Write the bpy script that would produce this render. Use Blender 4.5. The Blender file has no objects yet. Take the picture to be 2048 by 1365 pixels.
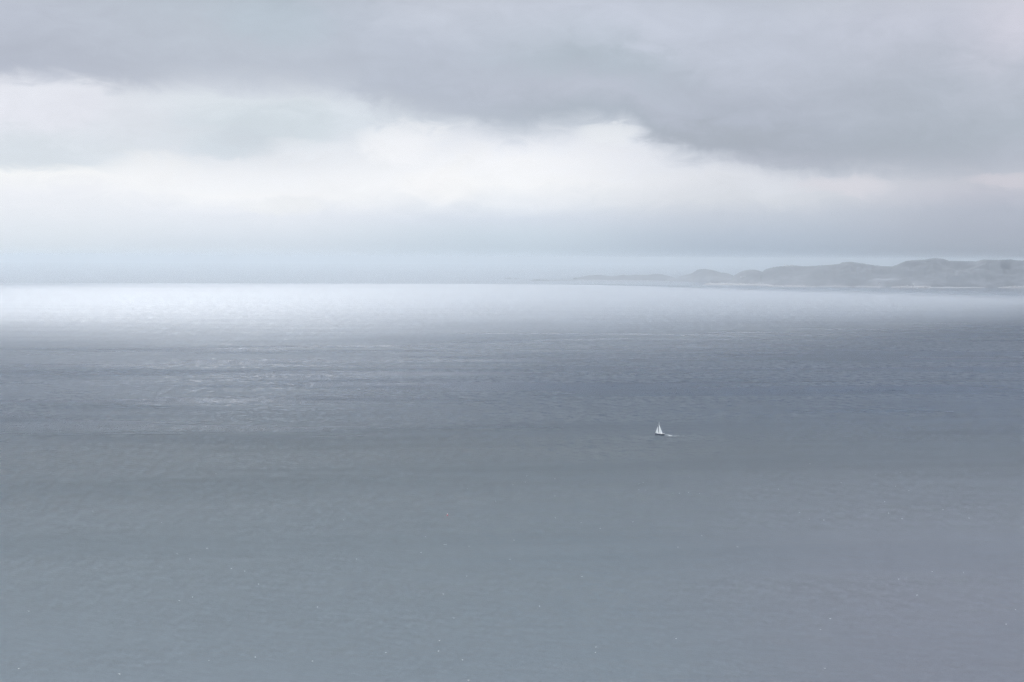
import bpy, bmesh, math, random
from mathutils import Vector, Matrix, noise
R = math.radians
sc = bpy.context.scene
col = sc.collection
random.seed(7)

# ------------------------------------------------------------------ camera
CAM_H = 240.0
FPX = 2048 * 50 / 36.0                       # focal length in photo pixels (2048 wide)
EYE_Y = 517.0                                # eye level row at the picture's centre column
ROLL = 0.0044
cam_d = bpy.data.cameras.new('camera'); cam = bpy.data.objects.new('camera', cam_d); col.objects.link(cam)
cam_d.lens = 50; cam_d.sensor_width = 36; cam_d.clip_start = 1; cam_d.clip_end = 400000
PITCH = math.atan((682.5 - EYE_Y) / FPX)
cam.matrix_world = (Matrix.Translation((0, 0, CAM_H)) @ Matrix.Rotation(R(90) - PITCH, 4, 'X')
                    @ Matrix.Rotation(ROLL, 4, 'Z'))
sc.camera = cam

def ray(px, py):
    v = Vector(((px - 1024) / FPX, (682.5 - py) / FPX, -1.0))
    return (cam.matrix_world.to_3x3() @ v).normalized()
def at(px, py, z=0.0):
    d = ray(px, py); k = (z - CAM_H) / d.z
    return Vector((0, 0, CAM_H)) + d * k
def el_of(px, py):
    d = ray(px, py); return math.asin(d.z)
def s_of(px, py=500):
    d = ray(px, py); return d.x / math.hypot(d.x, d.y)

# ------------------------------------------------------------------ colour helpers
def lin(c):
    return tuple((v / 255 / 12.92) if v / 255 <= .04045 else ((v / 255 + .055) / 1.055) ** 2.4 for v in c) + (1.0,)

class NT:
    """small helper round a node tree"""
    def __init__(s, nt): s.nt = nt; nt.nodes.clear()
    def n(s, t, **kw):
        nd = s.nt.nodes.new(t)
        for k, v in kw.items(): setattr(nd, k, v)
        return nd
    def link(s, a, b): s.nt.links.new(a, b)
    def put(s, sock, v):
        if isinstance(v, bpy.types.NodeSocket): s.link(v, sock)
        else: sock.default_value = v
    def m(s, op, a, b=0.0, c=0.0, clamp=False):
        nd = s.n('ShaderNodeMath', operation=op); nd.use_clamp = clamp
        s.put(nd.inputs[0], a); s.put(nd.inputs[1], b)
        if op in ('MULTIPLY_ADD', 'SMOOTH_MIN', 'SMOOTH_MAX'): s.put(nd.inputs[2], c)
        return nd.outputs[0]
    def rng(s, v, a, b, c=0.0, d=1.0, t='LINEAR'):
        nd = s.n('ShaderNodeMapRange', interpolation_type=t)
        s.put(nd.inputs[0], v)
        for i, k in enumerate((a, b, c, d)): s.put(nd.inputs[i + 1], k)
        return nd.outputs[0]
    def curve(s, v, pts, lo, hi, ylo=0.0, yhi=1.0):
        nd = s.n('ShaderNodeFloatCurve')
        s.put(nd.inputs[1], s.rng(v, lo, hi))
        cu = nd.mapping.curves[0]
        P = [((x - lo) / (hi - lo), (y - ylo) / (yhi - ylo)) for x, y in pts]
        while len(cu.points) < len(P): cu.points.new(0.5, 0.5)
        for p, q in zip(cu.points, P): p.location = q; p.handle_type = 'AUTO_CLAMPED'
        nd.mapping.update()
        return s.m('MULTIPLY_ADD', nd.outputs[0], yhi - ylo, ylo)
    def ramp(s, v, stops):
        nd = s.n('ShaderNodeValToRGB'); s.put(nd.inputs[0], v)
        e = nd.color_ramp.elements
        while len(e) < len(stops): e.new(0.5)
        for i, (p, c) in enumerate(stops): e[i].position = p; e[i].color = c
        return nd.outputs[0]
    def mix(s, f, a, b, blend='MIX'):
        nd = s.n('ShaderNodeMix', data_type='RGBA', blend_type=blend, clamp_factor=True)
        s.put(nd.inputs[0], f); s.put(nd.inputs[6], a); s.put(nd.inputs[7], b)
        return nd.outputs[2]
    def noise(s, vec, scale, detail=3, rough=0.5, dist=0.0, lac=2.0):
        nd = s.n('ShaderNodeTexNoise'); s.link(vec, nd.inputs['Vector'])
        nd.inputs['Scale'].default_value = scale; nd.inputs['Detail'].default_value = detail
        nd.inputs['Roughness'].default_value = rough; nd.inputs['Distortion'].default_value = dist
        nd.inputs['Lacunarity'].default_value = lac
        return nd.outputs[0]
    def aniso(s, vec, lx, ly, deg=0.0, loc=(0, 0, 0)):
        """features lx long and ly deep, their long axis turned by deg; the lattice itself is turned too"""
        a = s.mapping(vec, rot=(0, 0, R(-deg)), loc=loc)
        b = s.mapping(a, scale=(1 / lx, 1 / ly, 1))
        return s.mapping(b, rot=(0, 0, R(37)))
    def mapping(s, vec, scale=(1, 1, 1), loc=(0, 0, 0), rot=(0, 0, 0)):
        nd = s.n('ShaderNodeMapping'); s.link(vec, nd.inputs[0])
        nd.inputs[1].default_value = loc; nd.inputs[2].default_value = rot; nd.inputs[3].default_value = scale
        return nd.outputs[0]

# ------------------------------------------------------------------ world: overcast sky
SUN_AZ, SUN_EL = -16.0, 46.0                 # degrees; azimuth from +Y towards +X
GLOW_PATCH = 12.0
w = bpy.data.worlds.new('World'); sc.world = w; w.use_nodes = True
g = NT(w.node_tree)
tc = g.n('ShaderNodeTexCoord'); D = tc.outputs['Generated']
sep = g.n('ShaderNodeSeparateXYZ'); g.link(D, sep.inputs[0])
X, Y, Z = sep.outputs
hyp = g.m('SQRT', g.m('ADD', g.m('MULTIPLY', X, X), g.m('MULTIPLY', Y, Y)))
S0 = g.m('DIVIDE', X, g.m('MAXIMUM', hyp, 1e-4))
E0 = g.m('MAXIMUM', g.m('ARCSINE', Z), 0.0)
nv = g.mapping(D, scale=(1, 1, 3.0))
nA = g.m('SUBTRACT', g.noise(nv, 3.2, 5, .55, .3), .5)
nB = g.m('SUBTRACT', g.noise(g.mapping(D, scale=(1, 1, 2.0), loc=(5, 2, 1)), 14, 6, .58, .6), .5)
nC = g.m('SUBTRACT', g.noise(g.mapping(D, scale=(1, 1, 2.2), loc=(1, 7, 3)), 34, 5, .6, .8), .5)
# turbulence is squeezed out near the horizon, where far cloud lies flat
calm = g.rng(E0, .005, .07, 0.12, 1.0)
S = g.m('ADD', S0, g.m('ADD', g.m('MULTIPLY', nB, .05), g.m('MULTIPLY', nC, .02)))
E = g.m('ADD', E0, g.m('MULTIPLY', calm, g.m('ADD', g.m('MULTIPLY', nB, .016), g.m('MULTIPLY', nC, .019))))

def stops(px, rows, scale):
    out = []
    for y, c in rows: out.append((max(0.0, el_of(px, y)) / scale, lin(c)))
    out.sort(key=lambda q: q[0])
    return out
ES = 0.16
En = g.m('DIVIDE', E, ES)
low = [
    (60,   g.ramp(En, stops(60, [(517, (224, 233, 241)), (480, (231, 238, 246)), (430, (237, 241, 248)), (385, (242, 244, 250)), (350, (248, 249, 251)), (325, (222, 229, 236)), (280, (222, 228, 236)), (220, (230, 232, 241)), (170, (236, 238, 246))], ES))),
    (500,  g.ramp(En, stops(500, [(517, (219, 229, 240)), (480, (226, 234, 244)), (430, (238, 242, 250)), (390, (249, 250, 253)), (350, (243, 245, 250)), (300, (226, 231, 239)), (250, (215, 224, 232)), (200, (224, 231, 238)), (170, (214, 220, 230))], ES))),
    (1000, g.ramp(En, stops(1000, [(517, (203, 217, 230)), (470, (211, 223, 235)), (440, (220, 228, 240)), (410, (238, 242, 249)), (370, (250, 251, 254)), (320, (248, 249, 253)), (280, (236, 239, 247)), (240, (222, 228, 238))], ES))),
    (1500, g.ramp(En, stops(1500, [(517, (179, 193, 209)), (470, (189, 200, 215)), (430, (203, 210, 222)), (400, (218, 222, 230)), (360, (226, 229, 237)), (320, (222, 226, 236))], ES))),
    (2020, g.ramp(En, stops(2020, [(517, (172, 181, 194)), (460, (176, 183, 197)), (420, (182, 188, 202)), (385, (194, 196, 208)), (360, (204, 205, 214)), (330, (194, 199, 210))], ES))),
]
def across(cols, sv):
    c = cols[0][1]
    for (xa, _), (xb, cb) in zip(cols, cols[1:]):
        c = g.mix(g.rng(sv, s_of(xa), s_of(xb), 0, 1, 'SMOOTHSTEP'), c, cb)
    return c
below = across(low, S)
edge_px = [(-400, 150), (0, 158), (110, 160), (220, 186), (400, 178), (560, 190), (700, 190), (760, 222), (900, 250), (1060, 266), (1180, 256), (1240, 258), (1300, 292),
           (1400, 318), (1500, 334), (1650, 350), (1850, 350), (1960, 352), (2048, 336), (2400, 320)]
edge = g.curve(S, [(s_of(x), el_of(x, y)) for x, y in edge_px], s_of(-400), s_of(2400), 0.04, 0.15)
W = g.m('SUBTRACT', E, edge)                 # height above the cloud deck's lower edge
Wn = g.m('DIVIDE', W, 0.30)
def dstops(rows): return [(max(0, v) / 0.30, lin(c)) for v, c in rows]
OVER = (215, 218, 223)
deck = across([
    (0,    g.ramp(Wn, dstops([(0, (184, 190, 205)), (.02, (184, 190, 204)), (.045, (189, 195, 209)), (.06, (191, 197, 210)), (.15, (196, 203, 213)), (.30, OVER)]))),
    (500,  g.ramp(Wn, dstops([(0, (205, 211, 222)), (.018, (190, 197, 210)), (.04, (190, 198, 210)), (.07, (187, 197, 209)), (.15, (196, 203, 213)), (.30, OVER)]))),
    (850,  g.ramp(Wn, dstops([(0, (192, 199, 211)), (.02, (184, 191, 205)), (.05, (187, 194, 208)), (.08, (198, 204, 217)), (.15, (196, 203, 213)), (.30, OVER)]))),
    (1150, g.ramp(Wn, dstops([(0, (190, 198, 210)), (.012, (178, 187, 200)), (.03, (188, 194, 208)), (.05, (179, 189, 201)), (.085, (199, 205, 219)), (.15, (196, 203, 213)), (.30, OVER)]))),
    (1500, g.ramp(Wn, dstops([(0, (184, 190, 202)), (.014, (171, 178, 191)), (.03, (177, 184, 198)), (.06, (188, 194, 208)), (.10, (194, 200, 214)), (.15, (196, 203, 213)), (.30, OVER)]))),
    (1850, g.ramp(Wn, dstops([(0, (180, 186, 199)), (.02, (175, 183, 195)), (.06, (182, 189, 202)), (.10, (198, 202, 216)), (.15, (200, 204, 214)), (.30, OVER)]))),
    (2060, g.ramp(Wn, dstops([(0, (182, 187, 200)), (.03, (178, 186, 198)), (.065, (190, 195, 208)), (.09, (210, 210, 223)), (.15, (206, 208, 218)), (.30, OVER)]))),
], S)
soft = g.m('MULTIPLY_ADD', g.rng(S, s_of(250), s_of(650), 0, 1), .004, .0098)
hard = g.rng(W, g.m('MULTIPLY', soft, -1.0), soft, 0, 1, 'SMOOTHSTEP')
sky = g.mix(hard, below, deck)
# puffs: bright and grey patches within the gap, broken up by the same turbulence
def blob(c, x, y, rx, ry, colr, amt):
    dx = g.m('DIVIDE', g.m('SUBTRACT', S, s_of(x)), rx / FPX)
    dy = g.m('DIVIDE', g.m('SUBTRACT', E, el_of(x, y)), ry / FPX)
    d2 = g.m('ADD', g.m('MULTIPLY', dx, dx), g.m('MULTIPLY', dy, dy))
    f = g.m('MULTIPLY', g.rng(d2, 1.0, 0.0, 0, 1, 'SMOOTHSTEP'), amt)
    return g.mix(f, c, lin(colr))
for b in [(560, 255, 150, 55, (214, 223, 231), .9), (470, 290, 120, 35, (213, 222, 231), .8), (250, 240, 90, 60, (226, 230, 238), .5),
          (90, 215, 130, 55, (232, 234, 243), .9), (60, 310, 160, 36, (218, 225, 233), .9), (800, 285, 95, 50, (251, 251, 254), .6),
          (620, 300, 130, 30, (240, 243, 249), .5), (880, 370, 90, 45, (252, 252, 254), .8), (560, 415, 90, 22, (245, 247, 250), .7),
          (300, 345, 110, 45, (245, 246, 249), .7), (1195, 275, 80, 34, (240, 243, 247), .6), (1690, 372, 120, 26, (220, 219, 227), .8),
          (2000, 362, 70, 20, (209, 207, 216), .8), (560, 45, 150, 60, (183, 196, 208), .5), (1220, 120, 180, 40, (176, 186, 198), .6),
          (1450, 270, 200, 30, (170, 177, 189), .7), (1560, 320, 150, 20, (176, 182, 196), .4)]:
    sky = blob(sky, *b)
zen = g.curve(E0, [(0, 1), (.16, 1), (.2, .78), (.32, .72), (.6, 1.5), (1.57, 1.9)], 0, 1.6, 0, 3)  # sky beyond the view dimmed and brightened to light sea and haze
# bright sky patch added above the view, to light the far sea band
glow_patch = g.m('MULTIPLY', g.rng(E0, .47, .62, 0, 1, 'SMOOTHSTEP'), g.rng(E0, 1.05, .80, 0, 1, 'SMOOTHSTEP'))
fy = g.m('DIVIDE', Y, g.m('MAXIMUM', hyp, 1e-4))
glow_patch = g.m('MULTIPLY', glow_patch, g.rng(fy, .25, .6, 0, 1, 'SMOOTHSTEP'))
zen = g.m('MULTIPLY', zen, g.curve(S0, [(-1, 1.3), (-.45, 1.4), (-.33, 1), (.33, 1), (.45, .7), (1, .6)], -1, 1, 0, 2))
glow_patch = g.m('MULTIPLY', glow_patch, g.rng(S0, 0, .5, 1, 1.8))
zen = g.m('MULTIPLY_ADD', glow_patch, GLOW_PATCH, zen)
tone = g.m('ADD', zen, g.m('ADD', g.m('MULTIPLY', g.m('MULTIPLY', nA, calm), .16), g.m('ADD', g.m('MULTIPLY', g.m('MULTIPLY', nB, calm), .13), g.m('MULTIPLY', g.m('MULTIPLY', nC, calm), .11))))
sky = g.mix(1.0, sky, (.990, .996, .995, 1), 'MULTIPLY')
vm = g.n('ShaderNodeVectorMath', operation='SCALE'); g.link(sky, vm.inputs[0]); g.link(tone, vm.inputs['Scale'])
# the clear sky above the cloud; a trace of it comes through
ns = g.n('ShaderNodeTexSky', sky_type='NISHITA'); ns.sun_disc = False
ns.sun_elevation = R(SUN_EL); ns.sun_rotation = R(SUN_AZ); ns.dust_density = 2
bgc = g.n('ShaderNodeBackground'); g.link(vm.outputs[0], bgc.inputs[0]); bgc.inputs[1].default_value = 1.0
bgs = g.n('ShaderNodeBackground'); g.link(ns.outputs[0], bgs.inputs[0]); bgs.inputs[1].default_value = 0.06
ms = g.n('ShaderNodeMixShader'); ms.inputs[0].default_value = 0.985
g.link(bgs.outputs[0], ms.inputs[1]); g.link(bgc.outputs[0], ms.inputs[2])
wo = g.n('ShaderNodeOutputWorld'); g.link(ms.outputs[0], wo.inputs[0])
w.cycles.sampling_method = 'MANUAL'; w.cycles.sample_map_resolution = 2048

sd = bpy.data.lights.new('sun', 'SUN'); sun = bpy.data.objects.new('sun', sd); col.objects.link(sun)
sd.energy = 4.2; sd.angle = R(11); sd.color = (1.0, .98, .965)
dirv = Vector((math.sin(R(SUN_AZ)) * math.cos(R(SUN_EL)), math.cos(R(SUN_AZ)) * math.cos(R(SUN_EL)), math.sin(R(SUN_EL))))
sun.rotation_euler = dirv.to_track_quat('Z', 'Y').to_euler()

vs = sc.view_settings; vs.view_transform = 'Standard'; vs.look = 'None'; vs.exposure = 0; vs.gamma = 1
sc.cycles.volume_bounces = 2
sc.cycles.max_bounces = 8
sc.cycles.use_denoising = True
sc.cycles.denoising_prefilter = 'NONE'

# ------------------------------------------------------------------ object helpers
def link(name, mesh, mat=None, parent=None, loc=(0, 0, 0)):
    o = bpy.data.objects.new(name, mesh); col.objects.link(o); o.location = loc
    if mat: mesh.materials.append(mat)
    if parent: o.parent = parent
    return o
def tag(o, label=None, cat=None, group=None, kind=None):
    if label: o['label'] = label
    if cat: o['category'] = cat
    if group: o['group'] = group
    if kind: o['kind'] = kind
    return o
def empty(name, loc, rz=0):
    o = bpy.data.objects.new(name, None); col.objects.link(o); o.location = loc; o.rotation_euler = (0, 0, rz); return o
def fin(bm, name, smooth=False):
    bmesh.ops.recalc_face_normals(bm, faces=bm.faces)
    me = bpy.data.meshes.new(name); bm.to_mesh(me); bm.free()
    if smooth:
        for p in me.polygons: p.use_smooth = True
    return me
def box(bm, c, s, rz=0):
    vs_ = bmesh.ops.create_cube(bm, size=1)['verts']
    bmesh.ops.scale(bm, vec=s, verts=vs_)
    if rz: bmesh.ops.rotate(bm, cent=(0, 0, 0), matrix=Matrix.Rotation(rz, 3, 'Z'), verts=vs_)
    bmesh.ops.translate(bm, vec=c, verts=vs_)
    return vs_
def tube(bm, a, b, r1, r2=None, seg=8):
    a, b = Vector(a), Vector(b); r2 = r1 if r2 is None else r2
    d = b - a; q = d.to_track_quat('Z', 'Y').to_matrix().to_4x4()
    bmesh.ops.create_cone(bm, cap_ends=True, segments=seg, radius1=r1, radius2=r2, depth=d.length,
                          matrix=Matrix.Translation((a + b) / 2) @ q)
def ball(bm, c, r, sx=1, sy=1, sz=1, u=12, v=8):
    vs_ = bmesh.ops.create_uvsphere(bm, u_segments=u, v_segments=v, radius=r)['verts']
    bmesh.ops.scale(bm, vec=(sx, sy, sz), verts=vs_); bmesh.ops.translate(bm, vec=c, verts=vs_)
def paint(name, c, rough=.5, var=.08, scale=3.0, spec=.5, trans=0.0):
    m = bpy.data.materials.new(name); m.use_nodes = True; t = NT(m.node_tree)
    tcn = t.n('ShaderNodeTexCoord')
    f = t.noise(tcn.outputs['Object'], scale, 4, .6)
    dark = tuple(v * (1 - var) for v in c) + (1,); lite = tuple(min(1, v * (1 + var)) for v in c) + (1,)
    cc = t.mix(f, dark, lite)
    p = t.n('ShaderNodeBsdfPrincipled'); t.link(cc, p.inputs['Base Color']); p.inputs['Roughness'].default_value = rough
    o = t.n('ShaderNodeOutputMaterial')
    if trans:
        tl = t.n('ShaderNodeBsdfTranslucent'); t.link(cc, tl.inputs[0]); mx = t.n('ShaderNodeMixShader'); mx.inputs[0].default_value = trans
        t.link(p.outputs[0], mx.inputs[1]); t.link(tl.outputs[0], mx.inputs[2]); t.link(mx.outputs[0], o.inputs[0])
    else: t.link(p.outputs[0], o.inputs[0])
    return m

# ------------------------------------------------------------------ the sea
def water_material():
    m = bpy.data.materials.new('sea_water'); m.use_nodes = True; t = NT(m.node_tree)
    geo = t.n('ShaderNodeNewGeometry'); P = geo.outputs['Position']
    sp = t.n('ShaderNodeSeparateXYZ'); t.link(P, sp.inputs[0])
    # distance from the shore below the viewpoint, and large wind patches
    px, py = sp.outputs[0], sp.outputs[1]
    r = t.m('SQRT', t.m('ADD', t.m('MULTIPLY', px, px), t.m('MULTIPLY', py, py)))
    L = t.m('LOGARITHM', t.m('MAXIMUM', r, 10.0), 10.0)
    # wind streaks lie roughly across the view, slanting a little
    st1 = t.noise(t.aniso(P, 1100, 170, 5), 1.0, 4, .55, .3)
    st2 = t.noise(t.aniso(P, 260, 60, 9, (300, 90, 0)), 1.0, 4, .6, .3)
    big = t.noise(t.aniso(P, 5200, 1500, 6, (900, 0, 0)), 1.0, 3, .5)
    s_ = t.m('DIVIDE', px, t.m('MAXIMUM', r, 10.0))
    Ls = t.m('SUBTRACT', L, t.curve(s_, [(-.5, -.02), (-.33, 0), (-.1, .04), (.02, .09), (.12, .12), (.24, .13), (.33, .2), (.5, .26)], -.5, .5, -.1, .5))
    Ls = t.m('ADD', Ls, t.m('MULTIPLY', t.m('SUBTRACT', st1, .5), .10))
    rough = t.curve(Ls, ROUGH, 2.7, 4.8, 0, 1)
    farL = t.m('ADD', L, t.curve(s_, [(-.5, 0), (.02, 0), (.14, .03), (.24, .06), (.33, .09), (.5, .12)], -.5, .5, -.1, .5))
    far = t.rng(farL, t.rng(s_, 0, .2, 4.117, 4.05), t.rng(s_, 0, .2, 4.123, 4.16), 1.0, 0.25)
    rough = t.m('MULTIPLY', rough, far)
    amp = t.curve(L, [(2.7, .02), (3.1, .10), (3.3, .20), (3.6, .18), (3.9, .10), (4.8, .02)], 2.7, 4.8)
    k = t.m('ADD', t.m('SUBTRACT', st1, .5), t.m('MULTIPLY', t.m('SUBTRACT', st2, .5), .2))
    rough = t.m('ADD', rough, t.m('MULTIPLY', k, amp))
    rough = t.m('MAXIMUM', rough, 0.05)
    # waves: several sizes
    w1 = t.noise(t.aniso(P, 18, 7, -5), 1.0, 5, .62, .3)
    w2 = t.noise(t.aniso(P, 80, 30, 5), 1.0, 5, .65)
    h = t.m('ADD', t.m('MULTIPLY', w1, WAVE1), t.m('MULTIPLY', w2, WAVE2))
    h = t.m('MULTIPLY', h, t.curve(Ls, [(2.7, .8), (3.4, 1), (3.5, .9), (3.62, .4), (4.0, .3), (4.8, .25)], 2.7, 4.8))
    bp = t.n('ShaderNodeBump'); bp.inputs['Strength'].default_value = 1.0; bp.inputs['Distance'].default_value = 1.0
    t.link(h, bp.inputs['Height'])
    p = t.n('ShaderNodeBsdfPrincipled')
    # base colour painted lighter near and darker beyond, for the sky's reflected light
    near_far = t.m('ADD', L, t.m('MULTIPLY', t.m('SUBTRACT', big, .5), .25))
    t.link(t.ramp(t.rng(near_far, 2.85, 3.4), [(0, (.10, .12, .135, 1)), (.35, (.082, .10, .112, 1)), (.75, (.045, .058, .068, 1)), (1, (.030, .047, .073, 1))]), t.n('NodeReroute').inputs[0])
    body = t.nt.nodes[-1].inputs[0].links[0].from_socket
    # base colour turns slightly mauve towards the near right
    mauve = t.m('MULTIPLY', t.rng(t.m('ADD', s_, t.m('MULTIPLY', t.m('SUBTRACT', big, .5), .3)), .02, .26, 0, 1, 'SMOOTHSTEP'), t.rng(near_far, 3.0, 3.3, 1, 0))
    t.link(t.mix(mauve, body, (.098, .104, .122, 1)), p.inputs['Base Color'])
    p.inputs['IOR'].default_value = 1.34
    t.link(rough, p.inputs['Roughness']); t.link(bp.outputs[0], p.inputs['Normal'])
    # slopes of the wave groups: glitter where the wind ruffles the sea, smooth bands between
    g1 = t.noise(t.aniso(P, 16, 26, 2), 1.0, 5, .8, lac=2.1)
    g3 = t.noise(t.aniso(P, 24, 130, 1, (50, 10, 0)), 1.0, 4, .75)
    g2 = t.noise(t.aniso(P, 20, 7, -6), 1.0, 4, .7)
    ruff = t.m('ADD', .35, t.rng(t.m('ADD', st1, t.m('MULTIPLY', t.m('SUBTRACT', st2, .5), .6)), .38, .6, 0, 1, 'SMOOTHSTEP'))
    ga = t.curve(Ls, GRAIN, 2.7, 4.8)
    sl = t.m('MULTIPLY', t.m('MULTIPLY', t.m('SUBTRACT', g1, .5), ga), ruff)
    sl = t.m('ADD', sl, t.m('MULTIPLY', t.m('SUBTRACT', g2, .5), .07))
    sl = t.m('ADD', sl, t.m('MULTIPLY', t.m('SUBTRACT', g3, .5), t.curve(L, [(2.7, 0), (3.4, 0), (3.55, .2), (3.7, .35), (3.95, .45), (4.13, .45), (4.8, 0)], 2.7, 4.8)))
    sl = t.m('ADD', sl, t.m('MULTIPLY', k, t.curve(L, [(2.7, .3), (3.1, .5), (3.5, .6), (3.75, .25), (3.9, .06), (4.8, .02)], 2.7, 4.8)))
    bias = t.m('ADD', t.curve(Ls, [(2.7, 0), (3.1, BIAS * .5), (3.3, BIAS), (3.5, BIAS), (3.7, 0), (4.8, 0)], 2.7, 4.8, -.5, .5),
               t.m('MULTIPLY', t.curve(L, [(2.7, 0), (3.55, 0), (3.65, -.03), (3.75, -.07), (3.85, -.10), (3.95, -.12), (4.13, -.15), (4.8, -.15)], 2.7, 4.8, -.5, .5), t.rng(far, .25, 1)))
    sl = t.m('ADD', sl, bias)
    # long slicks drifting across the view: no glitter, a darker sheen
    sk = t.m('ADD', t.noise(t.aniso(P, 800, 150, 5, (120, 40, 0)), 1.0, 3, .5, .5), t.m('MULTIPLY', t.m('SUBTRACT', st2, .5), .12))
    slick = t.m('MULTIPLY', t.rng(sk, .47, .64, 0, 1, 'SMOOTHSTEP'), t.curve(L, [(2.8, .08), (3.0, .3), (3.15, .85), (3.45, 1), (3.6, .6), (3.75, .2), (3.9, 0), (4.8, 0)], 2.7, 4.8))
    sl = t.m('MULTIPLY', sl, t.m('MULTIPLY_ADD', slick, -.35, 1.0))
    t.link(t.m('MULTIPLY_ADD', slick, -SLICK, .5), p.inputs['Specular IOR Level'])
    cx = t.n('ShaderNodeCombineXYZ'); t.link(sl, cx.inputs[1])
    va = t.n('ShaderNodeVectorMath', operation='ADD'); t.link(bp.outputs[0], va.inputs[0]); t.link(cx.outputs[0], va.inputs[1])
    vn = t.n('ShaderNodeVectorMath', operation='NORMALIZE'); t.link(va.outputs[0], vn.inputs[0])
    t.link(vn.outputs[0], p.inputs['Normal'])
    o = t.n('ShaderNodeOutputMaterial'); t.link(p.outputs[0], o.inputs[0])
    return m
GRAIN = [(2.7, .4), (3.0, .6), (3.2, 1.3), (3.4, 1.6), (3.5, 1.2), (3.7, .6), (3.8, .5), (4.1, .5), (4.8, .1)]
SLICK = .24
BIAS = -.10
ROUGH = [(2.7, .36), (3.0, .34), (3.2, .30), (3.4, .275), (3.55, .28), (3.65, .34), (3.75, .39), (3.85, .44), (4.0, .52), (4.08, .62), (4.13, .72), (4.8, .62)]
WAVE1, WAVE2 = .36, .5
WATER = (.062, .078, .088, 1)
FAR = 56000
bm = bmesh.new()
vs_ = [bm.verts.new(p) for p in ((-FAR, -3000, 0), (FAR, -3000, 0), (FAR, FAR, 0), (-FAR, FAR, 0))]
bm.faces.new(vs_)
sea = tag(link('sea', fin(bm, 'sea'), water_material()), 'grey open sea with wind streaks', None, None, 'structure')

# ------------------------------------------------------------------ cloud bank added overhead out of view, to shade the near sea
SHADE_CLOUD_Z = 3000.0
def shade_cloud_edge(x):
    # sunlight reaches the sea beyond the shadow of this edge
    xs = x + (SHADE_CLOUD_Z / math.tan(R(SUN_EL))) * math.tan(R(-SUN_AZ))
    pts = [(-6000, 5300), (-1500, 5500), (-400, 5150), (0, 4800), (520, 5000), (1000, 5300), (1900, 5900), (2950, 6800), (6000, 9000), (30000, 8500)]
    sh = 3300
    for (xa, ya), (xb, yb) in zip(pts, pts[1:]):
        if xs >= xa: sh = ya + (yb - ya) * min(1, (xs - xa) / (xb - xa))
    sh += 900 * (noise.noise(Vector((x / 1600, 1.7, 0))) + .6 * noise.noise(Vector((x / 600, 5.7, 0))))
    return sh + (SHADE_CLOUD_Z / math.tan(R(SUN_EL)))
bm = bmesh.new(); thin = bm.verts.layers.float.new('thin')
NXc, NYc = 90, 60
top, bot = [], []
for i in range(NXc + 1):
    x = -22000 + 44000 * i / NXc
    rt, rb = [], []
    for j in range(NYc + 1):
        f = j / NYc
        y = -9000 + (shade_cloud_edge(x) + 9000) * f
        th = 500 * min(1, (1 - f) * 5) ** .5 * (1 if j < NYc else 0)
        n_ = noise.fractal(Vector((x / 2500, y / 2500, 0)), 1, 2, 3)
        tw = 4500 - 2900 * max(0, min(1, (x + 900) / 1400)); tv = max(0.0, min(1.0, (y - (shade_cloud_edge(x) - tw)) / tw))
        for lst, zz in ((rb, SHADE_CLOUD_Z + 120 * n_), (rt, SHADE_CLOUD_Z + 130 + th + 200 * n_)):
            q = bm.verts.new((x, y, zz)); q[thin] = tv; lst.append(q)
    top.append(rt); bot.append(rb)
for i in range(NXc):
    for j in range(NYc):
        bm.faces.new((bot[i][j], bot[i][j + 1], bot[i + 1][j + 1], bot[i + 1][j]))
        bm.faces.new((top[i][j], top[i + 1][j], top[i + 1][j + 1], top[i][j + 1]))
    bm.faces.new((bot[i][0], bot[i + 1][0], top[i + 1][0], top[i][0]))
    bm.faces.new((bot[i][NYc], top[i][NYc], top[i + 1][NYc], bot[i + 1][NYc]))
for i in (0, NXc):
    for j in range(NYc):
        bm.faces.new((bot[i][j], top[i][j], top[i][j + 1], bot[i][j + 1]))
cm = bpy.data.materials.new('shade_cloud_vapour'); cm.use_nodes = True; t = NT(cm.node_tree)
tcn = t.n('ShaderNodeTexCoord')
cf = t.noise(t.mapping(tcn.outputs['Object'], scale=(1 / 4000,) * 3), 1.0, 4, .5)
cs = t.n('ShaderNodeSeparateXYZ'); t.link(tcn.outputs['Object'], cs.inputs[0])
front_dark = t.m('ADD', t.rng(cs.outputs[1], 1500, 7500), t.m('MULTIPLY', t.m('SUBTRACT', cf, .5), .5))   # colour darkened towards the front, so the mid sea reflects less light
tl = t.n('ShaderNodeBsdfTranslucent'); t.link(t.mix(front_dark, (.80, .81, .82, 1), (.385, .41, .46, 1)), tl.inputs[0])
# towards its front the bank breaks up and lets the sun through
at_ = t.n('ShaderNodeAttribute'); at_.attribute_name = 'thin'
br = t.noise(t.aniso(tcn.outputs['Object'], 900, 420, 8), 1.0, 5, .6)
gap = t.rng(t.m('ADD', at_.outputs['Fac'], t.m('MULTIPLY', t.m('SUBTRACT', br, .5), 1.6)), .35, 1.05, 0, 1, 'SMOOTHSTEP')
tr = t.n('ShaderNodeBsdfTransparent'); mx = t.n('ShaderNodeMixShader')
t.link(gap, mx.inputs[0]); t.link(tl.outputs[0], mx.inputs[1]); t.link(tr.outputs[0], mx.inputs[2])
o = t.n('ShaderNodeOutputMaterial'); t.link(mx.outputs[0], o.inputs[0])
tag(link('shade_cloud', fin(bm, 'shade_cloud', True), cm), 'unseen overcast sheet added overhead to shade the near sea', None, None, 'structure')

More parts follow.
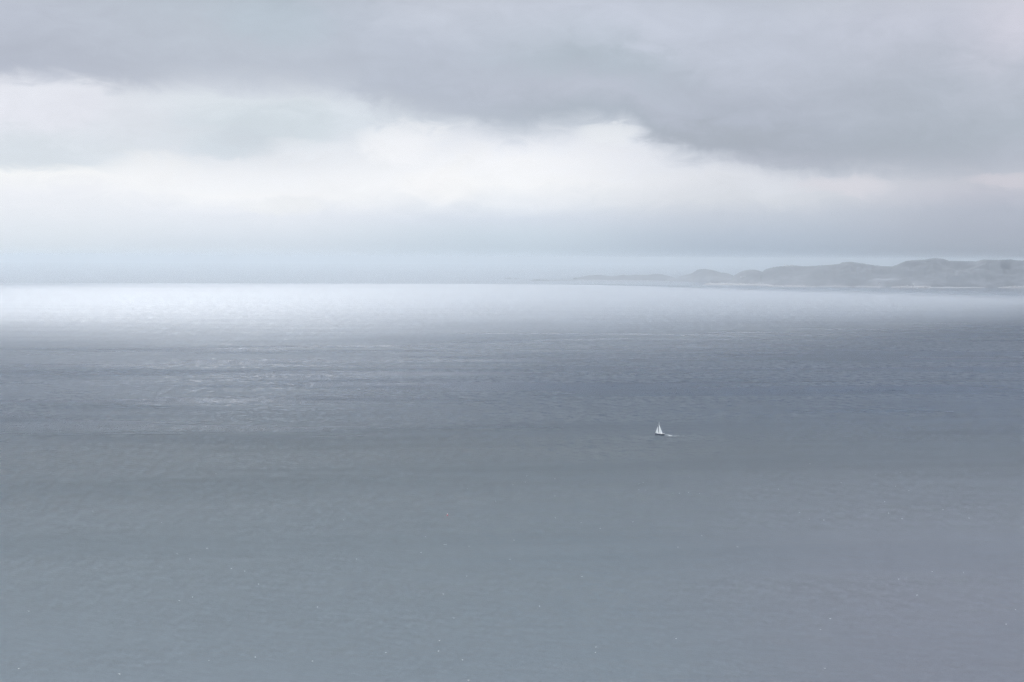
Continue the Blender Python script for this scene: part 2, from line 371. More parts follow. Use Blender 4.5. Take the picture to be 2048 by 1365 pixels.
# ------------------------------------------------------------------ haze
DENS = 6e-5
hm = bpy.data.materials.new('haze_air'); hm.use_nodes = True; t = NT(hm.node_tree)
pv = t.n('ShaderNodeVolumePrincipled'); pv.inputs['Color'].default_value = (.765, .82, .86, 1)
pv.inputs['Density'].default_value = DENS; pv.inputs['Anisotropy'].default_value = .9
o = t.n('ShaderNodeOutputMaterial'); t.link(pv.outputs[0], o.inputs['Volume'])
bm = bmesh.new(); box(bm, (0, (FAR - 3000) / 2, 143), (2 * FAR + 400, FAR + 3400, 288))
tag(link('haze', fin(bm, 'haze'), hm), 'pale sea haze', None, None, 'stuff')

# ------------------------------------------------------------------ coast: hills, islands, skerries
from mathutils.bvhtree import BVHTree
def ground_material(name, heath, rock, low, cover):
    m = bpy.data.materials.new(name); m.use_nodes = True; t = NT(m.node_tree)
    geo = t.n('ShaderNodeNewGeometry'); P = geo.outputs['Position']
    sp = t.n('ShaderNodeSeparateXYZ'); t.link(P, sp.inputs[0])
    a = t.noise(t.mapping(P, scale=(1 / 260, 1 / 260, 1 / 90)), 1.0, 6, .62, .4)
    b = t.noise(t.mapping(P, scale=(1 / 60, 1 / 60, 1 / 25), loc=(4, 4, 4)), 1.0, 4, .6)
    base = t.mix(t.rng(b, .3, .7), tuple(v * .75 for v in heath) + (1,), tuple(v * 1.3 for v in heath) + (1,))
    rk = t.mix(t.rng(b, .3, .7), tuple(v * .8 for v in rock) + (1,), tuple(v * 1.2 for v in rock) + (1,))
    # bare rock shows through more towards the sea
    lowf = t.rng(sp.outputs[2], 0, low, .16, 0)
    f = t.rng(t.m('ADD', t.m('ADD', a, lowf), t.m('MULTIPLY', t.m('SUBTRACT', b, .5), .35)), cover, cover + .10, 0, 1, 'SMOOTHSTEP')
    p = t.n('ShaderNodeBsdfPrincipled'); p.inputs['Roughness'].default_value = .9
    t.link(t.mix(f, base, rk), p.inputs['Base Color'])
    o = t.n('ShaderNodeOutputMaterial'); t.link(p.outputs[0], o.inputs[0])
    return m
M_hill = ground_material('heath_and_rock', (.009, .014, .024), (.055, .060, .074), 130, .60)
M_far = ground_material('distant_heath', (.005, .009, .018), (.04, .04, .045), 60, .68)
M_rock = ground_material('shore_rock', (.07, .066, .066), (.135, .127, .133), 60, .45)

def lerp_pts(pts, x):
    if x <= pts[0][0]: return pts[0][1]
    for (a, ya), (b, yb) in zip(pts, pts[1:]):
        if x <= b:
            f = (x - a) / (b - a); return ya + (yb - ya) * f
    return pts[-1][1]
def eye_y(x): return EYE_Y + ROLL * (x - 1024)
SHORE = [(980, 558.6), (1055, 561.5), (1145, 561.2), (1340, 562.8), (1400, 564.6), (1470, 567.5), (1560, 570.6), (1640, 572.4), (1760, 574.2), (1860, 575.4), (2048, 576.0), (2400, 576.5)]
def shore_dist(px): return CAM_H * FPX / (lerp_pts(SHORE, px) - eye_y(px))
bvhs = []
def terrain(name, px0, px1, prof, depth, off, mat, label, rough=.30, nf=1.0, step=2.0, rows=34, seed=0.0, name_kind='structure'):
    """a strip of land: its skyline rises prof(px) above the sea when seen from the hill"""
    n = int((px1 - px0) / step)
    cols = []
    for i in range(n + 1):
        px = px0 + (px1 - px0) * i / n
        d0 = shore_dist(px) + off
        az = math.atan2(px - 1024, FPX)
        zs = []
        for j in range(rows + 1):
            w = j / rows; d = d0 + depth * w
            x, y = d * math.tan(az), d
            f = math.sin(min(1, w / .62) * math.pi / 2) ** .9 if w < .62 else math.cos((w - .62) / .38 * math.pi / 2)
            nn = noise.fractal(Vector((x / 420 * nf, y / 420 * nf, seed)), 1, 2.1, 4)
            n2 = noise.fractal(Vector((x / 110 * nf, y / 110 * nf, seed + 9)), 1, 2.1, 3)
            zs.append((x, y, max(0, f * (1 + rough * nn + rough * .3 * n2)) if 0 < j < rows else 0))
        top = eye_y(px) - prof(px)                        # pixels above eye level
        s_lo, s_hi = 0.0, 1200.0
        for _ in range(30):
            s_ = (s_lo + s_hi) / 2
            a = max((z * s_ - CAM_H) / y for x, y, z in zs) * FPX
            if a < top: s_lo = s_
            else: s_hi = s_
        cols.append([zs, s_])
    sm = []
    for i in range(n + 1):
        a, b = max(0, i - 1), min(n, i + 1)
        sm.append(sum(cols[k][1] for k in range(a, b + 1)) / (b - a + 1))
    sm[0] = sm[-1] = 0
    bm = bmesh.new(); grid = []
    for (zs, _), s_ in zip(cols, sm):
        grid.append([bm.verts.new((x, y, z * s_ - (4.0 if k in (0, rows) or s_ == 0 else 0))) for k, (x, y, z) in enumerate(zs)])
    for i in range(n):
        for j in range(rows):
            bm.faces.new((grid[i][j], grid[i + 1][j], grid[i + 1][j + 1], grid[i][j + 1]))
    bvhs.append(BVHTree.FromBMesh(bm))
    return tag(link(name, fin(bm, name, True), mat), label, None, None, 'structure')

P_far = [(1143, 561.5), (1148, 559.6), (1156, 555.4), (1173, 551.8), (1194, 550), (1208, 551.3), (1226, 553.3), (1236, 551.6), (1244, 549.9), (1253, 551), (1261, 551), (1268, 549.6), (1282, 550.4), (1296, 550), (1309, 547.5), (1323, 549.2), (1338, 552.7), (1352, 556.2), (1362, 560), (1372, 563)]
P_mid = [(1322, 562.5), (1335, 558), (1349, 555.6), (1367, 551), (1384, 546.6), (1390, 542), (1396, 539), (1409, 538.3), (1426, 541.3), (1441, 545.7), (1451, 546), (1458, 548.3), (1465, 551.3), (1472, 556), (1484, 562), (1490, 567)]
P_mid2 = [(1452, 566), (1460, 556), (1467, 551), (1476, 546), (1484.5, 542.2), (1498, 539.7), (1509, 540), (1518, 542.2), (1526, 545), (1536, 550), (1550, 558), (1560, 569)]
P_big = [(1506, 569.5), (1512, 562), (1520, 549), (1525, 542.5), (1530, 538.7), (1546, 534.8), (1560, 533), (1574, 532.5), (1590, 531.6), (1607, 533), (1625, 532.5), (1642, 530.8), (1660, 530.2), (1676, 528.2), (1684, 524.9), (1700, 523.9), (1712, 525.6), (1724, 527.5), (1743, 530.4), (1760, 532.2),
         (1783, 533.4), (1795, 528.8), (1809, 522.5), (1829, 520.5), (1849, 519.3), (1869, 516.3), (1885, 517.9), (1895, 521.9), (1919, 522.5), (1949, 522.9), (1967, 519.3), (1988, 520.3), (2018, 519.1), (2030, 521), (2048, 521.5),
         (2090, 519), (2140, 524), (2200, 530), (2260, 545), (2300, 560), (2320, 575)]
def wob(px, a=.35): return a * (noise.noise(Vector((px / 5.0, .3, 0))) + .6 * noise.noise(Vector((px / 2.2, 8.3, 0))))
terrain('hills', 1143, 1372, lambda p: lerp_pts(P_far, p) + wob(p, .2), 1500, 700, M_far, 'farthest low hills of the headland, palest in the haze', seed=1.0, rows=22)
terrain('hills', 1322, 1490, lambda p: lerp_pts(P_mid, p) + wob(p, .25), 1300, 250, M_hill, 'rounded hill west of the saddle, pale in the haze', seed=2.0, rows=24)
terrain('hills', 1452, 1560, lambda p: lerp_pts(P_mid2, p) + wob(p, .25), 1300, 150, M_hill, 'small rounded hill behind the long white building', seed=3.0, rows=26)
terrain('hills', 1506, 2320, lambda p: lerp_pts(P_big, p) + wob(p), 1900, 0, M_hill, 'long rocky headland reaching the right edge', seed=4.0, rows=46)

def skerry(px0, px1, ybase, hpx, label, name='skerry', depth=140, mat=M_rock, seed=0):
    """a low bare islet or rock shelf; ybase and hpx in picture rows"""
    n = max(10, int((px1 - px0) * 1.2)); rows = 10
    bm = bmesh.new(); grid = []
    for i in range(n + 1):
        u = i / n; px = px0 + (px1 - px0) * u
        yb = ybase[0] + (ybase[1] - ybase[0]) * u
        d0 = CAM_H * FPX / (yb - eye_y(px)); az = math.atan2(px - 1024, FPX)
        H = hpx * d0 / FPX * min(1, 5 * u, 5 * (1 - u)) ** .6
        H *= .55 + .75 * abs(noise.noise(Vector((px / 9, seed, 0)))) + .5 * noise.noise(Vector((px / 3, seed, 4)))
        r = []
        for j in range(rows + 1):
            w = j / rows; d = d0 + depth * w * (1.0 + .3 * noise.noise(Vector((px / 7, seed, 9))))
            z = math.sin(math.pi * w) ** .6 * H * (1 + .4 * noise.noise(Vector((px / 2, w * 6, seed)))) if 0 < j < rows else -2
            if i in (0, n): z = -2
            r.append(bm.verts.new((d * math.tan(az), d, z)))
        grid.append(r)
    for i in range(n):
        for j in range(rows):
            bm.faces.new((grid[i][j], grid[i + 1][j], grid[i + 1][j + 1], grid[i][j + 1]))
    return tag(link(name, fin(bm, name, True), mat), label, None, None, 'structure')
skerry(1008, 1023, (558.0, 558.0), 2.4, 'tiny far islet, leftmost of the islets', 'island', 200, M_far, 1)
skerry(1026, 1040, (558.3, 558.4), 1.3, 'low far islet beside the leftmost one', 'island', 200, M_far, 2)
skerry(1059, 1100, (561.7, 561.8), 2.8, 'low flat islet west of the headland', 'island', 220, M_far, 3)
skerry(1098, 1152, (561.6, 561.9), 1.3, 'low spit joining the headland tip', 'island', 180, M_far, 4)
skerry(1150, 1345, (561.4, 563.0), .8, 'thin pale shore below the far hills', 'shore', 80, M_rock, 5)
skerry(1405, 1470, (569.6, 570.4), 3.6, 'pale pinkish skerry off the rounded hills', 'skerry', 260, M_rock, 6)
skerry(1455, 1545, (570.2, 571.6), 3.4, 'long pale rock shelf below the white building', 'skerry', 260, M_rock, 7)
skerry(1534, 1630, (573.0, 574.4), 2.6, 'pale flat skerry with a small boat beside it', 'skerry', 200, M_rock, 8)
skerry(1622, 1772, (573.0, 574.8), 2.0, 'thin pale strip of bare shore rock', 'shore', 120, M_rock, 9)
skerry(1780, 1866, (575.2, 575.9), 4.2, 'pale rocky shore, brightest along the headland', 'shore', 160, M_rock, 10)
skerry(1862, 1970, (575.8, 576.1), 1.6, 'low dark shore with faint rocks', 'shore', 120, M_rock, 11)
skerry(1994, 2120, (576.2, 576.6), 4.6, 'pinkish pale rocks at the right end of the coast', 'shore', 180, M_rock, 12)

def on_land(px, py):
    o_ = Vector((0, 0, CAM_H)); d = ray(px, py); best = None
    for b in bvhs:
        h = b.ray_cast(o_, d)
        if h[0] is not None and (best is None or h[3] < best[1]): best = (h[0], h[3])
    return best[0] if best else at(px, py)
def land_z(x, y):
    z = 0
    for b in bvhs:
        h = b.ray_cast(Vector((x, y, 2000)), Vector((0, 0, -1)))
        if h[0] is not None: z = max(z, h[0].z)
    return z

# ------------------------------------------------------------------ buildings on the coast
M_white = paint('white_paint', (.80, .80, .78), .55, .04, .4)
M_roof = paint('grey_slate', (.17, .17, .18), .8, .15, .6)
M_glass = paint('dark_glass', (.03, .04, .05), .15, .1)
M_red = paint('red_paint', (.55, .04, .05), .45, .1, 2)
def house(name, loc, L_, W_, H_, roof, rz, label, cat, nwin, sub=True, group=None):
    h = empty(name, loc, rz); tag(h, label, cat, group)
    bm = bmesh.new(); box(bm, (0, 0, H_ / 2 - 2), (L_, W_, H_ + 4)); link('wall', fin(bm, 'wall'), M_white, h)
    bm = bmesh.new(); e = .5
    pr = [bm.verts.new(p) for p in ((-L_ / 2 - e, -W_ / 2 - e, H_ + .02), (-L_ / 2 - e, W_ / 2 + e, H_ + .02), (-L_ / 2 - e, 0, H_ + roof),
                                    (L_ / 2 + e, -W_ / 2 - e, H_ + .02), (L_ / 2 + e, W_ / 2 + e, H_ + .02), (L_ / 2 + e, 0, H_ + roof))]
    for f in ((0, 1, 2), (3, 5, 4), (0, 2, 5, 3), (1, 4, 5, 2), (0, 3, 4, 1)): bm.faces.new([pr[k] for k in f])
    rf = link('roof', fin(bm, 'roof'), M_roof, h)
    bm = bmesh.new(); box(bm, (L_ * .25, 0, H_ + roof), (1.0, 1.0, 2.2)); link('chimney', fin(bm, 'chimney'), M_white, rf)
    for k in range(nwin):
        bm = bmesh.new(); box(bm, (-L_ / 2 + L_ * (k + .5) / nwin, -W_ / 2 - .03, H_ * .55), (min(1.6, L_ / nwin * .5), .1, 1.5)); link('window', fin(bm, 'window'), M_glass, h)
    bm = bmesh.new(); box(bm, (L_ * .04, -W_ / 2 - .04, 1.05), (1.1, .1, 2.1)); link('door', fin(bm, 'door'), M_roof, h)
    return h
p = on_land(1488, 555.2)
az = math.atan2(p.x, p.y)
house('long_building', p, 74, 14, 7.5, 3.5, -az, 'long white building low on the slope of the small hill', 'building', 12)
p = on_land(1757.6, 568.6); house('house', p, 16, 9, 7, 3.5, -az - .2, 'small white house above the pale shore strip, below the saddle', 'house', 3)
p = on_land(1827, 569.2); house('house', p, 14, 9, 6, 3.2, -az + .3, 'small white house on the shore below the highest hilltop', 'house', 3)
def crest(px):
    az_ = math.atan2(px - 1024, FPX); best = None
    for k in range(60):
        d = shore_dist(px) + 100 + 1700 * k / 59
        x, y = d * math.tan(az_), d; z = land_z(x, y)
        a = (z - CAM_H) / y
        if best is None or a > best[0]: best = (a, Vector((x, y, z)))
    return best[1]
p = crest(1567.5)
lh = empty('lighthouse', p, -az); tag(lh, 'white lighthouse on the headland ridge', 'lighthouse')
bm = bmesh.new(); tube(bm, (0, 0, -3), (0, 0, 17), 4.2, 3.0, 24); link('tower', fin(bm, 'tower', False), M_white, lh)
bm = bmesh.new(); tube(bm, (0, 0, 17.02), (0, 0, 17.6), 4.1, 4.1, 24); g_ = link('gallery', fin(bm, 'gallery'), M_white, lh)
bm = bmesh.new()
for k in range(12):
    a = k / 12 * 2 * math.pi; tube(bm, (3.9 * math.cos(a), 3.9 * math.sin(a), 17.6), (3.9 * math.cos(a), 3.9 * math.sin(a), 18.7), .07)
for zz in (18.2, 18.7):
    for k in range(24):
        a, a2 = k / 24 * 2 * math.pi, (k + 1) / 24 * 2 * math.pi
        tube(bm, (3.9 * math.cos(a), 3.9 * math.sin(a), zz), (3.9 * math.cos(a2), 3.9 * math.sin(a2), zz), .06)
link('railing', fin(bm, 'railing'), M_white, lh)
bm = bmesh.new(); tube(bm, (0, 0, 17.62), (0, 0, 20.4), 2.2, 2.2, 16); link('lantern', fin(bm, 'lantern'), M_glass, lh)
bm = bmesh.new(); tube(bm, (0, 0, 20.42), (0, 0, 22.4), 2.6, .2, 16); link('dome', fin(bm, 'dome'), M_white, lh)
for zz in (5, 10, 14):
    bm = bmesh.new(); box(bm, (0, -3.95 + zz * .055, zz), (1.1, .5, 1.6)); link('window', fin(bm, 'window'), M_glass, lh)
p = crest(1572.8); house('keepers_house', p, 24, 10, 8, 4, -az, 'white house close beside the lighthouse on the ridge', 'house', 5)
p = crest(1582.5); house('keepers_house', p, 30, 10, 6, 3.5, -az, 'low white house on the ridge, right of the lighthouse group', 'house', 6)

# ------------------------------------------------------------------ boats
def loft(sections, closed=True):
    bm = bmesh.new(); rings = [[bm.verts.new(v) for v in s_] for s_ in sections]
    n = len(rings[0])
    for a, b in zip(rings, rings[1:]):
        for k in range(n - 1): bm.faces.new((a[k], a[k + 1], b[k + 1], b[k]))
    return bm, rings
def hull_mesh(L_, B, F, D, name, bow_up=.35, fine=1.0, nst=18):
    """hull along x, bow at +x; freeboard F, underwater depth D"""
    secs = []
    for i in range(nst + 1):
        u = i / nst; x = -L_ / 2 + L_ * u
        b = B / 2 * (1 - max(0, (u - .45) / .55) ** 2.2) * (.78 + .22 * math.sin(min(1, u / .45) * math.pi / 2))
        b = max(b, .03); dk = F * (1 + bow_up * max(0, u - .35) ** 1.5 * 1.6)
        dp = D * math.sin(math.pi * min(1, max(0, .06 + u * .94))) ** .6 + .02
        r = []
        for k in range(13):
            a = -math.pi / 2 + math.pi * k / 12            # port deck edge .. keel .. starboard deck edge
            yy = math.sin(a); zz = math.cos(a)
            r.append((x + (.12 * L_ * max(0, (u - .85)) * (1 - zz)), b * math.copysign(abs(yy) ** .75, yy), dk - (dk + dp) * zz ** .8))
        secs.append(r)
    bm, rings = loft(secs)
    for r in rings: pass
    for a, b in zip(rings, rings[1:]): bm.faces.new((a[0], b[0], b[-1], a[-1]))          # deck
    bm.faces.new(rings[0]); bm.faces.new(list(reversed(rings[-1])))
    return fin(bm, name, False)
M_navy = paint('navy_gelcoat', (.012, .022, .05), .25, .15)
M_sail = paint('sailcloth', (.97, .97, .96), .7, .02, .3, trans=.65)
M_deck = paint('deck_white', (.78, .78, .76), .5, .05)
M_metal = paint('aluminium', (.62, .63, .64), .3, .05)
M_foam = paint('foam', (.82, .84, .85), .8, .1, 1.5)
def sail(name, pts, belly, parent):
    """triangular sail: tack, clew, head; a curved cloth of real thickness"""
    T, C, Hd = map(Vector, pts); n = 12
    nrm = (C - T).cross(Hd - T).normalized()
    bm = bmesh.new(); front, back = [], []
    for i in range(n + 1):
        v = i / n; fr, bk = [], []
        for j in range(n + 1):
            u = j / n
            q = T.lerp(Hd, v) * (1 - u) + C.lerp(Hd, v) * u
            q = q + nrm * belly * math.sin(math.pi * u) * (1 - v) ** .6
            fr.append(bm.verts.new(q + nrm * .01)); bk.append(bm.verts.new(q - nrm * .01))
        front.append(fr); back.append(bk)
    for i in range(n):
        for j in range(n):
            bm.faces.new((front[i][j], front[i][j + 1], front[i + 1][j + 1], front[i + 1][j]))
            bm.faces.new((back[i][j], back[i + 1][j], back[i + 1][j + 1], back[i][j + 1]))
    bmesh.ops.remove_doubles(bm, verts=bm.verts, dist=.001)
    return link(name, fin(bm, name, True), M_sail, parent)

p = at(1319.6, 870.6)
HEAD = math.pi - R(21)                                    # bow points left and a little away
sb = empty('sailboat', p, HEAD)
tag(sb, 'white-sailed yacht with dark navy hull sailing left on the open sea', 'sailboat')
hl = link('hull', hull_mesh(12.9, 4.0, 1.85, .7, 'hull'), M_navy, sb)
bm = bmesh.new()
pts_ = []
for i in range(15):
    u = i / 14; x = -6.35 + 12.7 * u
    pts_.append((x, 2.02 * (1 - max(0, (u - .45) / .55) ** 2.2) * (.78 + .22 * math.sin(min(1, u / .45) * math.pi / 2))))
for sgn in (-1, 1):
    for (xa, ya), (xb, yb) in zip(pts_, pts_[1:]):
        box(bm, ((xa + xb) / 2, sgn * (ya + yb) / 2 * 1.0, 1.42), (xb - xa + .05, .12, .14))
link('toe_rail', fin(bm, 'toe_rail'), M_deck, hl)
bm = bmesh.new(); box(bm, (-.4, 0, 1.42), (10.6, 2.7, .10)); link('deck', fin(bm, 'deck'), M_deck, sb)
bm = bmesh.new(); v_ = box(bm, (.6, 0, 1.82), (6.0, 2.2, .72))
for q in v_:
    if q.co.z > 1.9: q.co.y *= .8; q.co.x = .6 + (q.co.x - .6) * .86
cb = link('cabin', fin(bm, 'cabin'), M_deck, sb)
for sgn in (-1, 1):
    for xx in (-.9, .5, 1.9):
        bm = bmesh.new(); box(bm, (xx, sgn * 1.03, 1.82), (.9, .06, .22)); link('window', fin(bm, 'window'), M_glass, cb)
bm = bmesh.new(); box(bm, (-2.6, 0, 2.15), (1.3, 2.2, .9)); link('spray_hood', fin(bm, 'spray_hood'), M_deck, sb)
MX = 1.15
bm = bmesh.new(); tube(bm, (MX, 0, 1.4), (MX, 0, 17.6), .20, .15, 12); mast = link('mast', fin(bm, 'mast'), M_deck, sb)
for zz in (6.6, 11.2):
    bm = bmesh.new(); box(bm, (MX, 0, zz), (.14, 2.0 if zz < 8 else 1.5, .06)); link('spreader', fin(bm, 'spreader'), M_metal, mast)
bm = bmesh.new(); tube(bm, (MX, 0, 2.7), (MX - 4.6, -.5, 2.75), .10, .09, 10); link('boom', fin(bm, 'boom'), M_deck, sb)
sail('mainsail', ((MX - .15, 0, 2.85), (MX - 4.45, -.5, 2.85), (MX - .12, 0, 14.2)), .35, sb)
sail('jib', ((6.15, 0, 2.2), (2.3, -.7, 2.3), (3.15, -.05, 11.6)), .45, sb)
bm = bmesh.new(); tube(bm, (6.4, 0, 1.6), (MX, 0, 17.2), .03); link('forestay', fin(bm, 'forestay'), M_metal, sb)
bm = bmesh.new(); tube(bm, (-6.3, 0, 1.5), (MX, 0, 17.2), .03); link('backstay', fin(bm, 'backstay'), M_metal, sb)
bm = bmesh.new()
for sgn in (-1, 1):
    tube(bm, (-6.2, sgn * 1.4, 1.4), (-6.2, sgn * 1.4, 2.2), .03); tube(bm, (-6.2, sgn * 1.4, 2.2), (-5.0, sgn * 1.65, 2.2), .03); tube(bm, (-5.0, sgn * 1.65, 1.4), (-5.0, sgn * 1.65, 2.2), .03)
tube(bm, (-6.2, -1.4, 2.2), (-6.2, 1.4, 2.2), .03)
pp = link('stern_rail', fin(bm, 'stern_rail'), M_metal, sb)
bm = bmesh.new(); ball(bm, (-6.25, 1.0, 2.15), .42, 1, 1, .9); link('life_raft', fin(bm, 'life_raft', True), M_deck, pp)
bm = bmesh.new(); tube(bm, (-4.3, 0, 1.4), (-4.3, 0, 2.0), .08); bmesh.ops.create_cone(bm, cap_ends=True, segments=20, radius1=.5, radius2=.5, depth=.05, matrix=Matrix.Translation((-4.4, 0, 2.15)) @ Matrix.Rotation(R(90), 4, 'Y'))
link('wheel', fin(bm, 'wheel'), M_metal, sb)

for c_ in sb.children:
    if c_.name != hl.name: c_.location.z += .45
for c_ in hl.children: c_.location.z += .45

# the wake astern and the foam along the waterline
bm = bmesh.new()
def foam_patch(px0, py0, px1, py1, wid, seed):
    a, b = at(px0, py0), at(px1, py1); n = max(6, int((b - a).length / .8)); side = Vector((-(b - a).y, (b - a).x, 0)).normalized()
    up, dn = [], []
    for i in range(n + 1):
        u = i / n; c = a.lerp(b, u) + side * 1.2 * noise.noise(Vector((u * 5, seed, 0)))
        h = wid / 2 * max(.03, math.sin(math.pi * u) ** .5 * (.6 + .8 * abs(noise.noise(Vector((u * n / 3, seed, 3))))))
        up.append(bm.verts.new(c + side * h + Vector((0, 0, .05)))); dn.append(bm.verts.new(c - side * h + Vector((0, 0, .05))))
    for i in range(n): bm.faces.new((up[i], up[i + 1], dn[i + 1], dn[i]))
foam_patch(1330.5, 870.3, 1340, 870.6, 5.5, 1); foam_patch(1337, 872.4, 1344.5, 871.8, 6.5, 2)
foam_patch(1346, 872.2, 1352.5, 872.5, 2.2, 3); foam_patch(1352, 871.6, 1360, 872.4, 2.4, 4); foam_patch(1362, 872.3, 1380, 872.5, 1.0, 5)
foam_patch(1315.5, 872.5, 1317.6, 872.5, .5, 6); foam_patch(1319.5, 872.6, 1322.5, 872.6, .6, 7)
tag(link('wake', fin(bm, 'wake'), M_foam), 'thin white wake trailing right behind the sailboat', 'wake', None, 'stuff')

def motor_boat(px, py, L_, label, name='motorboat', cat='boat', rz=0.0, tiers=1):
    b = empty(name, at(px, py), rz); tag(b, label, cat)
    k = L_ / 12
    link('hull', hull_mesh(L_, L_ * .28, 1.3 * k ** .8, .5 * k ** .7, 'hull'), M_white, b)
    z = 1.3 * k ** .8
    for i in range(tiers):
        bm = bmesh.new(); v_ = box(bm, (-L_ * (.02 + .05 * i), 0, z + .85 * k ** .7), (L_ * (.5 - .15 * i), L_ * (.2 - .04 * i), 1.7 * k ** .7))
        for q in v_:
            if q.co.z > z + 1: q.co.x *= .88
        c = link('cabin', fin(bm, 'cabin'), M_white, b)
        bm = bmesh.new(); box(bm, (-L_ * (.02 + .05 * i), 0, z + 1.05 * k ** .7), (L_ * (.44 - .15 * i), L_ * (.204 - .04 * i), .5 * k ** .7)); link('window', fin(bm, 'window'), M_glass, c)
        z += 1.7 * k ** .7 + .02
    bm = bmesh.new(); tube(bm, (-L_ * .08, 0, z), (-L_ * .08, 0, z + 2.2 * k ** .7), .08 * k); link('mast', fin(bm, 'mast'), M_white, b)
    return b
motor_boat(1388.6, 570.8, 30, 'white passenger boat on the water left of the pale skerries', 'passenger_boat', 'boat', R(170), 2)
motor_boat(1565.5, 574.2, 13, 'small white motorboat against the flat skerry below the ridge', rz=R(20))
motor_boat(1834, 577.0, 15, 'white motorboat off the brightest shore rocks, left one of two', rz=R(5))
motor_boat(1858, 576.9, 13, 'white motorboat at the right end of the brightest shore rocks', rz=R(170))
motor_boat(2026.5, 577.2, 13, 'white motorboat off the pinkish rocks at the coast end', rz=R(10))

# ------------------------------------------------------------------ buoy
b = empty('buoy', at(894.8, 1031.4)); tag(b, 'small red buoy with a white top floating alone on the sea', 'buoy')
bm = bmesh.new(); ball(bm, (0, 0, .28), .72, 1, 1, .8, 20, 12); link('float', fin(bm, 'float', True), M_red, b)
bm = bmesh.new(); tube(bm, (0, 0, .7), (0, 0, 1.25), .09); link('pole', fin(bm, 'pole'), M_red, b)
bm = bmesh.new(); ball(bm, (0, 0, 1.45), .42, 1, 1, .85); link('top_mark', fin(bm, 'top_mark', True), M_white, b)

# ------------------------------------------------------------------ seabirds, white specks on the near water
M_bird = paint('white_plumage', (.74, .74, .73), .8, .04, 5)
M_tip = paint('dark_wingtip', (.05, .05, .055), .8, .1, 5)
M_beak = paint('yellow_beak', (.6, .42, .08), .5, .1, 5)
def bird_mesh(flying):
    bm = bmesh.new()
    prof = [(-.46, .02, .10), (-.36, .06, .10), (-.2, .13, .11), (0, .17, .12), (.16, .15, .14), (.27, .10, .2), (.35, .075, .26), (.43, .06, .28), (.49, .02, .27)]
    rings = []
    for x, r, z in prof:
        rings.append([bm.verts.new((x, r * math.cos(k * math.pi / 5), z + r * .85 * math.sin(k * math.pi / 5))) for k in range(10)])
    for a, c in zip(rings, rings[1:]):
        for k in range(10): bm.faces.new((a[k], a[(k + 1) % 10], c[(k + 1) % 10], c[k]))
    bm.faces.new(rings[0]); bm.faces.new(list(reversed(rings[-1])))
    nb = len(bm.faces)
    v0 = bmesh.ops.create_cone(bm, cap_ends=True, segments=6, radius1=.022, radius2=.004, depth=.12, matrix=Matrix.Translation((.53, 0, .265)) @ Matrix.Rotation(R(90), 4, 'Y'))
    bm.faces.ensure_lookup_table()
    for f in bm.faces[nb:]: f.material_index = 2
    # wings: spread when flying, folded along the back when afloat
    for sg in (-1, 1):
        if flying: W_ = [((.12, .10, .2), (-.16, .10, .2)), ((.22, .45, .32), (-.08, .45, .31)), ((.12, .8, .26), (-.06, .8, .25)), ((-.10, 1.02, .18), (-.14, 1.02, .18))]
        else: W_ = [((.16, .13, .17), (.16, .10, .06)), ((-.1, .19, .2), (-.1, .17, .05)), ((-.35, .1, .2), (-.35, .09, .12)), ((-.58, .03, .2), (-.58, .03, .17))]
        top = [[bm.verts.new((x, sg * y, z + dz)) for (x, y, z) in pr] for pr in W_ for dz in (.012,)]
        bot = [[bm.verts.new((x, sg * y, z - .012)) for (x, y, z) in pr] for pr in W_]
        for i in range(3):
            fs = [bm.faces.new((top[i][0], top[i][1], top[i + 1][1], top[i + 1][0])), bm.faces.new((bot[i][0], bot[i + 1][0], bot[i + 1][1], bot[i][1])),
                  bm.faces.new((top[i][0], top[i + 1][0], bot[i + 1][0], bot[i][0])), bm.faces.new((top[i][1], bot[i][1], bot[i + 1][1], top[i + 1][1]))]
            if i == 2:
                for f in fs: f.material_index = 1
    me = fin(bm, 'seabird', True)
    for m_ in (M_bird, M_tip, M_beak): me.materials.append(m_)
    return me
ME_F, ME_S = bird_mesh(True), bird_mesh(False)
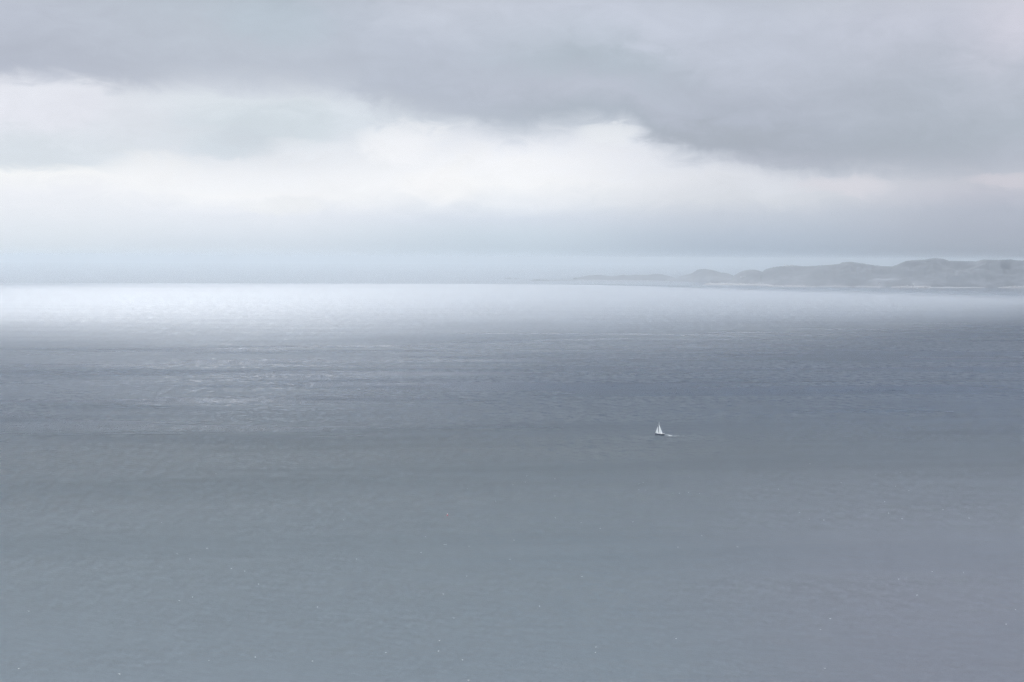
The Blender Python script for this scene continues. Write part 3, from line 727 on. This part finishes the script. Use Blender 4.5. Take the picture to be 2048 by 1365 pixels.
birds = [(1026,970,0),(1050.7,965,0),(1053.6,952.5,0),(1110,958.4,1),(1110,992.6,0),(1111,1036.5,0),(1162,1046,0),(1200.4,1057.7,0),(1266,1044.4,0),(1277.8,968.6,0),(1277.8,980.5,1),(1286,965.3,0),
 (1290.6,981,0),(1346.4,988,0),(1359,987.6,0),(1377,985.7,0),(1398.8,987.4,1),(1356,1094.9,0),(1378.7,954.8,0),(1028,1081,0),(1164,1153.8,0),(1403.8,1072,0),
 (1620.2,927.6,1),(1682.5,966,1),(1751,949.3,0),(1800.6,945.7,0),(1557,978.9,0),(1817.5,982,0),(1769,1004,0),(1790.6,973,0),(1777,1027,0),(1804,1038,0),(1885.8,1019.6,0),(1599,1025.5,0),(1618.5,1039,0),
 (1647.6,1041,0),(1475,1094,1),(1864.6,1143.7,0),(1797.5,1159,0),(1834,1191,0),(687,1040.5,0),(851,1074,0),(888.6,1089.7,0),(892,1089.7,0),(938,1093,0),(842,1105.8,0),(1019.9,1119.6,1),(933.4,1153,0),
 (886.5,1188.8,0),(908,1236.8,1),(635,1214.8,0),(1079,1213,0),(877,1303,0),(879,1282,0),(771.7,1306,0),(925,1320.6,0),(937,1361.5,1),(1191.8,1294.8,0),(1190.7,1305.7,0),(625,1323,0),(713,1118.7,0),
 (1927,1146,0),(1660.6,1238,0),(1641,1260,0),(1650,1337.6,0),(2012.5,1249,0),(1938,1037,0),(2031,1220,0),(186,1023,0),(57.7,1223,1),(354.5,1108.5,1),(414,1097.6,1),(380,1118.7,0),(463,1138,0),(489.6,1143,0),
 (517,1168.8,0),(385,1195,0),(358.6,1202,0),(510.7,1315,0),(417.8,1321.8,0),(37.5,1338,0),(238.8,1349,1),(323,1046,0),(432,948,0),(991,1003,0),(935,978,0),(1352,1278,0),(1016,819,0)]
def zone(x, y):
    if y < 1065:
        if x < 700: return 'in the left mid-distance'
        if x < 1150: return 'left of and below the yacht'
        if x < 1450: return 'straight below the sailboat'
        if x < 1700: return 'right of and below the sailboat'
        return 'in the right mid-distance'
    if y < 1200:
        if x < 560: return 'in the left foreground'
        if x < 960: return 'just below the red buoy'
        if x < 1500: return 'in the central foreground'
        return 'in the right foreground'
    if x < 560: return 'in the bottom left corner'
    if x < 960: return 'in the lower left middle'
    if x < 1500: return 'in the bottom centre'
    return 'in the bottom right corner'
ORD = ['leftmost', 'second from left', 'third from left', 'fourth from left', 'fifth from left', 'sixth from left', 'seventh from left', 'eighth from left', 'ninth from left', 'tenth from left', 'eleventh from left', 'twelfth from left', 'thirteenth from left']
zones = {}
for q in birds: zones.setdefault((zone(q[0], q[1]), q[2]), []).append(q)
for (zn, fl), qs in zones.items():
    qs.sort()
    for i, (x, y, fl_) in enumerate(qs):
        d_ = 1.6 if fl else 0.0
        o_ = bpy.data.objects.new('seabird', ME_F if fl else ME_S); col.objects.link(o_)
        o_.location = at(x, y, d_ if fl else -.02); o_.rotation_euler = (0, R(random.uniform(-6, 6)) if fl else 0, R(random.uniform(60, 120)) * random.choice((-1, 1)) if fl else R(random.uniform(-50, 50)) + random.choice((0, math.pi)))
        k_ = random.uniform(.8, 1.05); o_.scale = (k_,) * 3
        who = 'white seabird flying low' if fl else 'small white seabird afloat'
        lab = who + ' ' + zn + (', ' + ORD[i] if len(qs) > 1 else '')
        tag(o_, lab, 'seabird', 'white seabirds scattered over the near sea')
